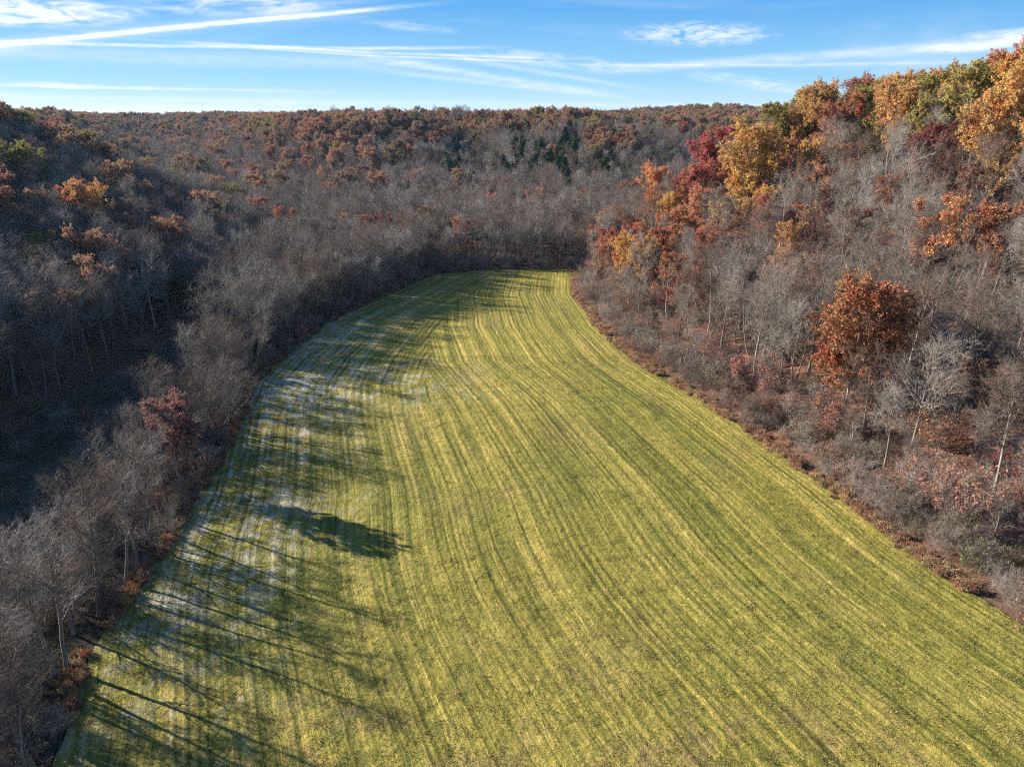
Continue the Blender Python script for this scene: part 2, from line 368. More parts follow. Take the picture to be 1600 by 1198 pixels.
def leaves(pts, size, g, up=.5, droop=0.0):
    n = len(pts); nrm = unit(g.normal(size=(n,3)) + np.array([0,0,up])); a = unit(np.cross(nrm, g.normal(size=(n,3)))); b = np.cross(nrm, a)
    s = size*g.uniform(.6, 1.35, (n,1))
    a = a*s; b = b*s*g.uniform(.5, .85, (n,1)); bend = nrm*s*g.uniform(-.3, .3, (n,1))
    V = np.stack([pts-a, pts+b*.8+bend, pts+a, pts-b*.8+bend], 1).reshape(-1,3)
    return V, np.arange(4*n).reshape(n,4)
def pick_on(PL, n, g):
    i = g.integers(0, len(PL), n); m = PL.shape[1]; s = g.random(n)*(m-1.001); k = s.astype(int); f = (s-k)[:,None]
    return PL[i,k]*(1-f) + PL[i,k+1]*f
class Tree: pass
def build_tree(name, seed, H, R, clear=.4, stems=1, nl=11, nb=6, nt=6, ntt=5, up=.12, lean=.05, leaf=0, leaf_size=.2, leaf_keep=1.0,
               rtw=.011, pale=False, trunk_r=None, twl=1.0):
    g = np.random.default_rng(seed)
    r0 = trunk_r or H*.0125
    base = np.zeros((stems,3)); ang = np.arange(stems)*2*math.pi/stems + g.random()*6
    if stems > 1: base[:,0] = .35*np.cos(ang); base[:,1] = .35*np.sin(ang)
    out = np.stack([np.cos(ang), np.sin(ang), np.zeros(stems)], 1)*(.55 if stems > 1 else lean*2) + np.array([0,0,1])
    TL = grow(base - np.array([0,0,.5]), out, np.full(stems, H*.93+.5)*g.uniform(.85, 1.0, stems), 8, .10, .07, g)
    TR = (r0*(.75 if stems > 1 else 1))*np.linspace(1, .22, 9)[None]**.9*np.ones((stems,1)); TR[:,0] *= 1.35
    def limbL(t):
        u = np.clip((t-clear)/(1-clear), 0, 1); return R*(.62 + 1.1*u - 1.25*u*u)*1.12
    LM, LR = kids(TL, TR, nl, clear, .98, .5, 1.12, limbL, 5, up, .13, g, .55)
    BR, BRr = kids(LM, LR, nb, .22, 1.0, .45, 1.0, lambda t: R*.46*(1.15-.6*t), 4, up*.8, .17, g, .6, rtw*1.5)
    TW, TWr = kids(BR, BRr, nt, .2, 1.0, .4, 1.0, lambda t: twl*1.35*(1.2-.5*t), 2, up*.7, .2, g, .65, rtw)
    TT, TTr = kids(TW, TWr, ntt, .15, 1.0, .4, 1.0, lambda t: twl*.62*(1.2-.4*t), 1, .05, .2, g, .8, rtw*.75)
    # leaders at the top of the trunk carry twigs too
    o = Tree(); o.name = name; o.H = H; o.R = R
    tv, tq = tubes(TL, TR, 7); lv, lq = tubes(LM, LR, 5)
    bv, bq = tubes(BR, BRr, 4); wv, wq = tubes(TW, TWr, 3); xv, xq = tubes(TT, TTr, 3)
    bark = PALE if pale else BARK
    def join(parts):
        V = []; Q = []; M = []; r = []; off = 0
        for v, q, mi in parts:
            V.append(v); Q.append(q+off); M.append(np.full(len(q), mi)); r.append(g.random(len(q))); off += len(v)
        return np.concatenate(V), np.concatenate(Q), np.concatenate(M), np.concatenate(r)
    crown = [(lv,lq,0),(bv,bq,0 if pale else 1),(wv,wq,1),(xv,xq,1)]
    mats = [bark, TWIG]
    if leaf:
        # leaves sit in sprays: whole branches keep or have lost them
        keep = g.random(len(BR)) < leaf_keep; tid = np.repeat(keep, nt); xid = np.repeat(tid, ntt)
        src = TT[xid] if xid.any() else TT
        p = pick_on(src, leaf, g) + g.normal(size=(leaf,3))*.16
        v, q = leaves(p, leaf_size, g); crown.append((v,q,2)); mats = mats + [LEAF]
    for key, parts in (('trunk', [(tv,tq,0)]), ('crown', crown), ('whole', [(tv,tq,0)]+crown)):
        V, Q, M, r = join(parts)
        setattr(o, key, mesh(name+'_'+key, V, Q, mats=mats if key != 'trunk' else [bark], midx=M, attrs={'rnd': ('FACE','FLOAT', r.astype(np.float32))}))
    return o
def build_cedar(name, seed, H, R):
    g = np.random.default_rng(seed); o = Tree(); o.name = name; o.H = H; o.R = R
    TL = grow(np.array([[0,0,-.4]]), np.array([[0,0,1.]]), np.array([H]), 6, .1, .03, g); TR = H*.013*np.linspace(1,.1,7)[None]
    LM, LR = kids(TL, TR, 90, .08, .99, 1.0, 1.35, lambda t: R*(1.08-t)**.8, 3, .10, .1, g, .35, .01)
    tv, tq = tubes(TL, TR, 6); lv, lq = tubes(LM, LR, 3)
    p = pick_on(LM, 4200, g); p = p + g.normal(size=p.shape)*.22
    v, q = leaves(p, .36, g, .3)
    for key, parts in (('trunk', [(tv,tq,0)]), ('crown', [(lv,lq,0),(v,q,1)]), ('whole', [(tv,tq,0),(lv,lq,0),(v,q,1)])):
        V = []; Q = []; M = []; off = 0
        for a_, b_, mi in parts: V.append(a_); Q.append(b_+off); M.append(np.full(len(b_), mi)); off += len(a_)
        setattr(o, key, mesh(name+'_'+key, np.concatenate(V), np.concatenate(Q), mats=[BARK, NEEDLE][:1 if key == 'trunk' else 2], midx=np.concatenate(M),
            attrs={'rnd': ('FACE','FLOAT', g.random(sum(map(len, Q))).astype(np.float32))}))
    return o

P = {}
def proto(key, *a, **k): P[key] = build_tree(key, *a, **k)
BT = dict(nb=7, nt=6, ntt=3, rtw=.019, twl=1.35)
proto('tall_a', 1, 21, 5.6, .45, nl=14, **BT); proto('tall_b', 2, 19.5, 5.0, .5, nl=13, lean=.1, **BT); proto('tall_c', 3, 22.5, 6.2, .4, nl=15, **BT)
proto('tall_d', 4, 18.5, 5.2, .42, stems=2, nl=9, **BT)
proto('wide_a', 5, 17.5, 7.4, .28, nl=15, up=.08, **BT); proto('wide_b', 6, 18.5, 7.0, .33, nl=9, stems=2, **BT)
HT = dict(nb=6, nt=6, ntt=4, rtw=.014, twl=1.2, trunk_r=.24)
proto('hedge_a', 7, 13.5, 5.6, .2, stems=4, nl=8, up=.16, **HT); proto('hedge_b', 8, 15, 5.6, .25, stems=3, nl=10, up=.18, **HT)
proto('hedge_c', 9, 11.5, 5.0, .18, stems=4, nl=8, up=.15, **HT)
proto('slim_a', 10, 11.5, 2.8, .3, nl=12, nb=5, nt=5, ntt=3, rtw=.014, trunk_r=.19); proto('slim_b', 11, 13.5, 3.0, .4, nl=12, nb=5, nt=5, ntt=3, lean=.1, rtw=.014, trunk_r=.21)
proto('pole_a', 14, 15, 2.6, .55, nl=9, nb=5, nt=4, ntt=3, lean=.03, trunk_r=.2)
proto('pale_a', 12, 21, 5.6, .42, nl=11, nb=6, pale=True, lean=.0, twl=1.25); proto('pale_b', 13, 19, 4.6, .5, nl=10, pale=True, lean=.02, twl=1.2)
BARE_TALL = ['tall_a','tall_b','tall_c','tall_d']; BARE_WIDE = ['wide_a','wide_b']; HEDGE = ['hedge_a','hedge_b','hedge_c']; SLIM = ['slim_a','slim_b']; PALES = ['pale_a','pale_b']
OK_ = dict(nb=7, nt=5, ntt=3, twl=1.45, leaf_size=.2)
proto('oak_a', 21, 22, 8.6, .28, nl=14, leaf=27000, leaf_keep=.8, **OK_)
proto('oak_b', 22, 23, 8.0, .32, nl=15, leaf=24000, leaf_keep=.7, **OK_)
proto('oak_c', 23, 20.5, 9.2, .13, nl=24, leaf=34000, leaf_keep=.88, lean=.0, **dict(OK_, leaf_size=.195))
proto('thin_a', 24, 20, 6.6, .36, nl=13, nb=7, nt=5, ntt=4, twl=1.3, leaf=6000, leaf_size=.2, leaf_keep=.42)
proto('thin_b', 25, 18, 6.2, .35, nl=13, nb=7, nt=5, ntt=4, twl=1.3, leaf=3600, leaf_size=.2, leaf_keep=.32)
proto('small_a', 26, 9.5, 3.8, .25, nl=10, nb=5, nt=5, ntt=3, leaf=2600, leaf_size=.2, leaf_keep=.65)
proto('small_b', 27, 8, 3.4, .2, nl=9, nb=5, nt=5, ntt=3, leaf=1500, leaf_size=.18, leaf_keep=.5, stems=3)
OAK = ['oak_a','oak_b','oak_c']; THIN = ['thin_a','thin_b']; SMALL = ['small_a','small_b']
P['cedar_a'] = build_cedar('cedar_a', 31, 12.5, 4.6); P['cedar_b'] = build_cedar('cedar_b', 32, 10, 3.9)
CEDAR = ['cedar_a','cedar_b']
proto('brush_a', 41, 2.6, 1.5, .08, stems=6, nl=7, nb=4, nt=4, ntt=3, trunk_r=.022, rtw=.008, twl=.42)
proto('brush_b', 42, 3.4, 1.7, .1, stems=5, nl=8, nb=4, nt=4, ntt=3, trunk_r=.025, rtw=.008, twl=.45)
proto('brush_c', 43, 2.4, 1.6, .08, stems=6, nl=7, nb=4, nt=4, ntt=2, trunk_r=.022, rtw=.008, twl=.4, leaf=700, leaf_size=.10, leaf_keep=.7)
BRUSH = ['brush_a','brush_b','brush_c']

def build_weed(name, seed, h, n):                      # a clump of dead stems and seed heads
    g = np.random.default_rng(seed)
    b = np.stack([g.normal(size=n)*.32, g.normal(size=n)*.32, np.full(n, -.05)], 1)
    S = grow(b, np.array([0,0,1]) + g.normal(size=(n,3))*.28, h*g.uniform(.5, 1.1, n), 3, .0, .12, g)
    sv, sq = tubes(S, .011*np.linspace(1,.5,4)[None]*np.ones((n,1)), 3)
    p = pick_on(S[:,1:], n*5, g) + g.normal(size=(n*5,3))*.06
    lv, lq = leaves(p, .085, g, .2)
    o = Tree(); o.name = name
    o.whole = mesh(name, np.concatenate([sv,lv]), np.concatenate([sq,lq+len(sv)]), mats=[LEAF], attrs={'rnd': ('FACE','FLOAT', g.random(len(sq)+len(lq)).astype(np.float32))})
    return o
P['weed_a'] = build_weed('weed_a', 51, 1.0, 60); P['weed_b'] = build_weed('weed_b', 52, 1.4, 45)
def build_tuft(name, seed, n):                         # a handful of cut grass
    g = np.random.default_rng(seed)
    b = np.stack([g.uniform(-.45,.45,n), g.uniform(-.45,.45,n), np.full(n, -.02)], 1)
    d = np.stack([g.normal(size=n)*.8, g.normal(size=n)*.8, np.full(n, .8)], 1); d = unit(d)*g.uniform(.07,.2,(n,1))
    s = unit(np.cross(d, [0,0,1]))*g.uniform(.012,.03,(n,1))
    V = np.stack([b-s, b+s, b+d+s*.3, b+d-s*.3], 1).reshape(-1,3)
    o = Tree(); o.name = name
    o.whole = mesh(name, V, np.arange(4*n).reshape(n,4), mats=[LEAF], attrs={'rnd': ('FACE','FLOAT', g.random(n).astype(np.float32))})
    return o
P['tuft_a'] = build_tuft('tuft_a', 61, 34); P['tuft_b'] = build_tuft('tuft_b', 62, 26)

# ------------------------------------------------------------------ autumn colours (leaf albedo)
RUST=(.33,.105,.030); ORANGE=(.46,.16,.035); GOLD=(.50,.27,.035); OLIVE=(.26,.22,.04); CRIMSON=(.37,.055,.04); PINK=(.42,.15,.09)
TAN=(.36,.20,.10); BROWN=(.20,.085,.045); YGREEN=(.30,.30,.05); MAROON=(.20,.045,.035)
NAMES = {RUST:'rust red', ORANGE:'bright orange', GOLD:'golden yellow', OLIVE:'olive', CRIMSON:'crimson', PINK:'pinkish red', TAN:'tan', BROWN:'brown', YGREEN:'yellow green', MAROON:'dark maroon'}

items = []      # every tree of the place: kind, proto, x, y, scale, height factor, colour, label, group
def tree(kind, key, x, y, s=1.0, col=None, label=None, group=None, hs=1.0, region='', must=False):
    items.append(dict(kind=kind, key=key, x=float(x), y=float(y), s=float(s), hs=float(hs), col=col, label=label, group=group, region=region, must=must, src=None, rot=float(rng.random()*6.283)))
taken = []
def free(x, y, r):
    for (a_, b_, r_) in taken:
        if (a_-x)**2 + (b_-y)**2 < (r+r_)**2: return False
    return True
# --- trees one can point to: crown centre in view, kind, colour, height
def hero(px, py, key, col, Ht, label, clear_r=2.5, base=None, kind='autumn_tree'):
    H0 = P[key].H; x, y = base if base else hit(px, py, Ht*.66)
    taken.append((x, y, clear_r)); tree(kind, key, x, y, Ht/H0, col, label, None, must=True); items[-1]['src'] = (px, py); print('HERO', label[:30], round(x), round(y), [round(float(v)) for v in pix(x, y, T(x, y)+Ht*.66)])
hero(1335, 530, 'oak_c', (.31,.11,.028), 20.7, 'big rust orange oak alone among bare grey trees low on the sunlit hillside', 5)
hero(305, 690, 'oak_b', (.25,.115,.095), 13.8, 'dull red leaved tree standing among the bare hedgerow trees beside the field', 4, base=(-47.5, 91))
hero(1112, 250, 'oak_a', CRIMSON, 25, 'crimson tree at the nose of the sunlit ridge beside a golden one', 4)
hero(1172, 262, 'oak_c', GOLD, 25, 'golden yellow tree just below the crimson tree on the sunlit ridge', 4)
hero(1215, 205, 'oak_b', OLIVE, 22.0, 'olive green tree on the ridge top behind the golden tree', 4)
hero(1030, 305, 'oak_c', (.52,.19,.04), 20, 'bright orange tree on the hill foot past the field end', 4)
hero(1150, 212, 'oak_b', (.40,.09,.04), 22, 'red tree on the ridge top directly behind the crimson tree', 4)
hero(1262, 190, 'oak_c', (.40,.22,.04), 22, 'dull gold tree on the skyline beside the olive ridge tree', 4)
hero(1085, 300, 'oak_c', (.38,.10,.05), 18, 'orange red tree on the nose of the ridge below the crimson tree', 3)
hero(955, 345, 'oak_b', (.50,.17,.05), 17, 'orange topped tree next to the far field corner', 3)
hero(950, 385, 'oak_b', (.32,.07,.035), 14.6, 'low red tree leaning over the far field corner', 3)
hero(1400, 190, 'oak_b', (.46,.23,.04), 24.4, 'tall golden orange oak rising above the middle of the ridge', 5)
hero(1310, 200, 'oak_a', RUST, 22.0, 'rust oak on the skyline between olive and golden crowns', 4)
hero(1500, 140, 'oak_c', (.36,.12,.035), 23.2, 'broad rust and green oak on the crest of the sunlit hill', 5)
hero(1435, 135, 'oak_a', OLIVE, 22.0, 'olive oak on the skyline of the sunlit hill', 4)
hero(1575, 215, 'oak_c', (.47,.24,.035), 23.2, 'yellow orange oak high on the sunlit hillside below the crest', 5)
hero(1460, 250, 'oak_a', MAROON, 18.3, 'dark maroon tree below the golden orange oak on the ridge', 4)
hero(1575, 95, 'oak_b', (.30,.10,.05), 22.0, 'red brown oak at the very top of the sunlit hill', 4)
hero(1225, 390, 'thin_a', (.42,.19,.035), 15.9, 'half bare tree with yellow orange leaves in the middle of the sunlit slope', 3)
hero(1460, 370, 'thin_a', (.46,.17,.04), 19.5, 'half bare orange tree above the big rust oak', 3)
hero(1530, 380, 'oak_b', (.33,.12,.04), 18.3, 'rusty oak on the upper slope among pale trunks', 3)
hero(1160, 480, 'small_a', PINK, 9, 'small pinkish red tree on the lower sunlit slope', 1)
hero(1510, 770, 'small_b', (.34,.14,.08), 8, 'small brown leaved tree among shrubs at the field margin', 1)
hero(1040, 470, 'small_a', (.36,.08,.07), 7, 'small deep pink tree in grey brush near the curving field edge', 1)
hero(100, 335, 'oak_a', (.47,.20,.05), 22.0, 'orange and gold tree catching the sun beyond the shaded hollow', 5)
hero(135, 345, 'oak_c', (.50,.25,.05), 20.7, 'golden topped tree in the sunlit clump beyond the shaded hollow', 4)
hero(25, 345, 'thin_a', (.45,.18,.07), 22.0, 'half bare orange tree beside the golden clump beyond the hollow', 4)
hero(85, 225, 'oak_b', (.30,.10,.055), 23.2, 'dark red oak on top of the shaded hill', 4)
hero(50, 192, 'oak_b', (.16,.12,.05), 21, 'tall dark oak standing above the skyline of the shaded hill', 4)
hero(210, 238, 'oak_b', (.33,.12,.06), 20.7, 'rust oak near the end of the shaded hill', 4)
hero(228, 430, 'pale_a', None, 21, 'pale white barked tree standing out against the dark hollow woods', 4, kind='bare_tree')
hero(770, 322, 'oak_b', PINK, 15.9, 'lone pink red tree in the grey bottom woods past the field', 3)
hero(660, 400, 'small_a', (.16,.20,.05), 7, 'small green vine draped tree at the far field edge', 2, base=(-29, 262))
hero(1440, 480, 'pale_b', None, 19, 'tall pale trunked tree just above the big rust oak', 3, kind='bare_tree')
hero(1515, 450, 'pale_b', None, 18, 'straight pale trunked tree on the slope above the big rust oak', 3, kind='bare_tree')

# --- filling the woods
def scatter(x0, x1, y0, y1, step, jit=.42):
    gx_ = np.arange(x0, x1, step); gy_ = np.arange(y0, y1, step)
    A, B = np.meshgrid(gx_, gy_); A = A + (np.arange(len(gy_)) % 2)[:,None]*step*.5
    A = A + rng.uniform(-jit, jit, A.shape)*step; B = B + rng.uniform(-jit, jit, B.shape)*step
    return A.ravel(), B.ravel()
def in_view(x, y, h=16, m=150):
    z = T(x, y); px, py, f = pix(x, y, z+h*.6)
    return (px > -m) & (px < 1600+m) & (py < 1198+m) & (y > 25)
def choose(seq): return seq[int(rng.integers(0, len(seq)))]
# hedgerow along the field
A, B = scatter(-66, -20, 36, 262, 5.2)
for x, y in zip(A, B):
    d = xl(y) - x
    wid = np.interp(y, [36,60,100,150,200,262], [18,15,10.5,10.5,12,20])
    if not (2.2 < d < wid) or not free(x, y, 1.2): continue
    if (118 < y < 128 and d < 9) or (y < 90 and rng.random() < .28): continue                # a gap in the row
    key = choose(HEDGE) if rng.random() < .82 else choose(['tall_b','tall_d','slim_b'])
    if d < 8 and y < 88 and rng.random() < .2: key = 'tall_b'
    tree('bare_tree', key, x, y, rng.uniform(.8, 1.2)*(.72 if key[:4] in ('tall','slim') else float(np.interp(y, [36,100,135,260], [.70,.72,1.0,1.0]))), region='hedge')
# slender trees leading the near end of the row, whose long thin shadows reach into the field
for k, y in enumerate(np.arange(43, 92, 3.4)):
    y = float(y + rng.uniform(-1, 1)); x = float(xl(y) - rng.uniform(1.5, 4.5))
    if free(x, y, 1.0): tree('bare_tree', ['slim_b','slim_a','slim_b','pole_a'][k % 4], x, y, rng.uniform(.95, 1.2), region='hedge')
# hillside in the sun
A, B = scatter(20, 330, 40, 400, 6.9)
ok = in_view(A, B); A, B = A[ok], B[ok]; D = A - xr(B) - 3; ZT = T(A, B)
ridge = hill_right(A, B)
for x, y, d, z in zip(A, B, D, ridge):
    if d < 5 or (y > 262 and z < 4) or not free(x, y, 2.0): continue
    u = rng.random(); top = smooth(26, 44, z + 6*(vnoise(x/18., y/18., 7)-.5))*(.25+.75*smooth(120, 190, y)) if y < 300 else .1
    red = .19 + .56*top
    nose = y > 196 and d < 75
    if nose: red = .62
    if u < red:
        key = choose(OAK) if rng.random() < (.72 if top > .5 else .3) else choose(THIN)
        col = choose([RUST, (.46,.23,.05), ORANGE, GOLD, GOLD, OLIVE, (.34,.27,.05), (.44,.24,.05), (.38,.17,.06)] if y < 205 else [RUST, ORANGE, GOLD, (.46,.22,.06), OLIVE, (.36,.28,.05)])
        if top < .4:
            col = choose([RUST, BROWN, BROWN, (.30,.12,.06), (.34,.15,.07)])
            if y < 196: key = choose(THIN)
        if nose: key = choose(OAK+THIN); col = choose([(.48,.19,.05), (.44,.17,.06), (.42,.13,.06), RUST, BROWN, GOLD])
        tree('autumn_tree', key, x, y, rng.uniform(.8, 1.1)*(1 if top > .4 else .8)*(.85 if nose else 1), col, region='sun')
    else:
        v = rng.random(); low = smooth(11, 3, d)
        key = choose(SLIM) if v < .22 + .5*low else choose(BARE_WIDE) if v < .45 + .3*low else choose(PALES) if v > .965 else choose(BARE_TALL)
        tree('bare_tree', key, x, y, rng.uniform(.72, 1.05)*(1-.2*low), region='sun')
# understorey of small red and brown trees
A, B = scatter(25, 260, 45, 330, 8.5)
ok = in_view(A, B, 6, 60); A, B = A[ok], B[ok]
for x, y in zip(A, B):
    d = x - xr(y) - 3
    if d < 4 or rng.random() < .52 or hill_right(x, y) > 50: continue
    tree('autumn_tree', choose(SMALL), x, y, rng.uniform(.5, 1.0), choose([BROWN, MAROON, (.28,.11,.07), (.26,.13,.08), (.33,.13,.10), (.34,.14,.06)]), region='sunlow')
# shrubs on the margin of the field
def shrub(px, py, key, sc_, col, label):
    x, y = hit(px, py, 1.2); x = max(x, float(xr(y)) + 3.2); tree('shrub', key, x, y, sc_, col, label, None, must=True)
shrub(1524, 880, 'brush_c', 1.25, (.13,.17,.045), 'bright green leafy shrub at the field margin downhill of the brown tree')
shrub(1492, 842, 'brush_c', 1.4, (.13,.13,.05), 'dull olive shrub beside the bright green one at the field margin')
shrub(1425, 762, 'brush_b', 1.4, None, 'pale grey arching twiggy shrub close to the field margin')
shrub(1120, 595, 'brush_c', 1.6, (.12,.13,.05), 'broad olive brown bush where the field edge bends uphill')
shrub(1010, 535, 'brush_c', 1.5, (.15,.15,.06), 'olive bush at the inside of the field bend')
for k in range(34):
    y = float(rng.uniform(62, 235)); x = float(xr(y) + rng.uniform(2.8, 9))
    key = choose(BRUSH); tree('shrub', key, x, y, rng.uniform(.9, 1.6), choose([BROWN, (.13,.12,.05), (.26,.13,.08), MAROON]), region='margin')
# shaded hill beyond the hollow
A, B = scatter(-420, -84, 30, 460, 6.4)
ok = in_view(A, B, 18, 900) & (B > 60); A, B = A[ok], B[ok]
for x, y in zip(A, B):
    d = np.interp(y, [0,150,250,310,360,450], [-87,-87,-96,-106,-128,-175]) - x
    if d < 0 or d > 175 or not free(x, y, 2.0): continue
    hz = hill_left(x, y); top = smooth(24, 38, hz)
    if rng.random() < .09 + .5*top:
        tree('autumn_tree', choose(OAK if rng.random() < .5 else THIN), x, y, rng.uniform(.8, 1.08), choose([TAN, (.36,.18,.08), (.24,.13,.08), (.38,.16,.08), OLIVE, (.32,.19,.10)]), region='shade')
    else:
        tree('bare_tree', choose(BARE_TALL if rng.random() < .75 else BARE_WIDE), x, y, rng.uniform(.8, 1.08), region='shade')
# bottom woods behind the field and toward the far slope
A, B = scatter(-330, 260, 262, 430, 7.0)
ok = in_view(A, B, 16, 60); A, B = A[ok], B[ok]
for x, y in zip(A, B):
    if hill_left(x, y) > 1.0 or hill_right(x, y) > 4 or not free(x, y, 1.5): continue
    if y < 266 and -20 < x < 25: continue
    u = rng.random()
    if y > 300 and u < .05 + .14*(fbm(x/60., y/60., 33) > .52): tree('cedar_tree', choose(CEDAR), x, y, rng.uniform(.8, 1.3), region='bottom')
    elif u < .13: tree('autumn_tree', choose(THIN+SMALL), x, y, rng.uniform(.75, 1.0), choose([TAN, PINK, BROWN, RUST]), region='bottom')
    else: tree('bare_tree', choose(BARE_TALL+BARE_WIDE+HEDGE[:2]), x, y, rng.uniform(.75, 1.02)*np.interp(y, [262,290], [.85,1]), region='bottom')
A, B = scatter(-80, -30, 150, 275, 6.5)                 # woods between hollow and field end
for x, y in zip(A, B):
    d = xl(y) - x
    if d < 14 or x < np.interp(y, [150,275], [-62,-110]) or not free(x, y, 1.5): continue
    tree('bare_tree', choose(HEDGE+BARE_WIDE), x, y, rng.uniform(.75, 1.0), region='bottom')
A, B = scatter(-118, -72, 190, 275, 6.5)
for x, y in zip(A, B):
    if hill_left(x, y) > 1 or x > -72 or not free(x, y, 1.5): continue
    tree('bare_tree', choose(BARE_WIDE+BARE_TALL), x, y, rng.uniform(.75, 1.0), region='bottom')
# far slopes and ridges
A, B = scatter(-900, 900, 430, 1500, 9.4)
ok = in_view(A, B, 16, 80); A, B = A[ok], B[ok]; ZT = T(A, B)
ok = ~((B > 1000) & (rng.random(len(A)) < .3)); A, B, ZT = A[ok], B[ok], ZT[ok]
n1 = fbm(A/70., B/70., 51); n2 = fbm(A/110., B/60., 52)
px, py, f = pix(A, B, ZT+8)
for x, y, z, p, q, u_, v_ in zip(A, B, ZT, n1, n2, px, py):
    u = rng.random()
    ced = math.exp(-((u_-850)/210)**2 - ((v_-262)/40)**2)
    if u < .02 + .62*ced: tree('cedar_tree', choose(CEDAR), x, y, rng.uniform(.8, 1.75), region='far')
    elif u < .22 + .5*smooth(.42, .6, p)*smooth(4, 20, z) + .40*smooth(24, 38, z):
        tree('autumn_tree', choose(OAK+OAK+THIN), x, y, rng.uniform(.62, 1.05), choose([TAN, TAN, (.32,.20,.11), (.38,.19,.09), (.40,.18,.10), (.24,.15,.09), (.22,.13,.09), OLIVE, (.28,.20,.08), (.34,.13,.06)]), region='far')
    else: tree('bare_tree', choose(BARE_TALL+BARE_WIDE), x, y, rng.uniform(.72, 1.22), region='far')

# ------------------------------------------------------------------ the largest of each kind stand as trees of their own, the rest are woods
PLACE = {'hedge': 'in the hedgerow between mown field and dark hollow', 'sun': 'on the sunlit leaf covered hillside', 'sunlow': 'in the understorey of the sunlit hillside',
         'shade': 'on the shaded hill beyond the hollow', 'bottom': 'in the grey bottom woods past the field end', 'margin': 'in the rusty weeds at the foot of the sunlit hillside', 'far': 'on the far wooded slope across the valley'}
LOOK = {'brush_a':'grey many stemmed shrub', 'brush_b':'tall grey twiggy shrub', 'brush_c':'leafy shrub', 'tall_a':'tall straight bare tree', 'tall_b':'tall leaning bare tree', 'tall_c':'tall full crowned bare tree', 'tall_d':'twin stemmed tall bare tree', 'wide_a':'wide spreading bare tree',
        'wide_b':'forked bare tree', 'hedge_a':'bushy four stemmed bare tree', 'hedge_b':'three stemmed upright bare tree', 'hedge_c':'low many stemmed bare tree', 'slim_a':'slim young bare tree',
        'slim_b':'slim leaning bare tree', 'pole_a':'slim high crowned bare tree', 'pale_a':'tall pale barked bare tree', 'pale_b':'slender pale barked bare tree', 'oak_a':'full crowned oak', 'oak_b':'tall oak', 'oak_c':'broad oak',
        'thin_a':'half bare tall tree', 'thin_b':'nearly bare tree', 'small_a':'small round tree', 'small_b':'small bushy tree', 'cedar_a':'dark green conical cedar', 'cedar_b':'small dark green cedar'}
def color_word(c):
    best = min(NAMES, key=lambda k: sum((a_-b_)**2 for a_, b_ in zip(k, c))); return NAMES[best]
MARKS = [('the big rust oak', 1335, 530), ('the crimson ridge tree', 1112, 250), ('the golden ridge tree', 1172, 262), ('the hill foot orange tree', 1030, 305), ('the tall golden oak', 1400, 190),
         ('the half bare yellow tree', 1225, 390), ('the small pinkish tree', 1160, 480), ('the small deep pink tree', 1040, 470), ('the pale barked tree', 228, 430), ('the sunlit golden clump', 135, 345),
         ('the brown margin tree', 1510, 770), ('the yellow hillside oak', 1575, 215), ('the lone pink tree', 770, 322), ('the half bare orange tree', 1460, 370)]
MARKS = [(n_, next((i['x'], i['y']) for i in items if i['must'] and i['src'] == (a_, b_))) for n_, a_, b_ in MARKS]
ORD = 'first second third fourth fifth sixth seventh eighth ninth tenth eleventh twelfth thirteenth fourteenth fifteenth sixteenth seventeenth eighteenth nineteenth twentieth'.split()
hedge_rank = {}
for sgn, word in ((-1, 'before'), (1, 'past')):
    for front in (True, False):
        hs_ = sorted([i for i in items if i['region'] == 'hedge' and (i['y']-95)*sgn > 0 and ((xl(i['y'])-i['x'] < 6) == front)], key=lambda i: (i['y']-95)*sgn)
        for k, i in enumerate(hs_):
            hedge_rank[id(i)] = (ORD[k] if k < 20 else 'far') + (' in the field side row ' if front else ' in the hollow side row ') + word + ' the red hedgerow tree'
def describe(it):
    lk = LOOK[it['key']]
    if it['kind'] == 'autumn_tree' or it['key'] == 'brush_c': lk = color_word(it['col']) + ' ' + lk
    if id(it) in hedge_rank: return lk.replace(' tree', ' tree,', 1) + ' ' + hedge_rank[id(it)]
    if it['s'] < .8 and len(lk.split()) < 6: lk = 'short ' + lk
    best = min(MARKS, key=lambda m: math.hypot(m[1][0]-it['x'], m[1][1]-it['y'])); dd = math.hypot(best[1][0]-it['x'], best[1][1]-it['y'])
    dz = float(T(it['x'], it['y']) - T(*best[1]))
    if dd < 60 and it['region'] != 'far':
        return lk + ' ' + ('close' if dd < 14 else 'a little way' if dd < 28 else 'some way' if dd < 42 else 'well') + ' ' + ('uphill of' if dz > 2.5 else 'downhill of' if dz < -2.5 else 'level with') + ' ' + best[0]
    return lk + ' ' + PLACE[it['region']]
for it in items:
    z = float(T(it['x'], it['y'])); it['z'] = z
    px_, py_, f_ = pix(it['x'], it['y'], z + P[it['key']].H*it['s']*.7)
    seen = (-15 < px_ < 1615) and py_ < 1225 and it['y'] > 30
    it['size'] = (P[it['key']].H*it['s']/f_ if seen else 0) + (10 if it['must'] else 0)
LIMIT = {'bare_tree': 300, 'autumn_tree': 290, 'cedar_tree': 60, 'shrub': 60}
CAT = {'bare_tree': 'bare tree', 'autumn_tree': 'autumn tree', 'cedar_tree': 'cedar', 'shrub': 'shrub'}
rest = []; GROUP_OF = {}
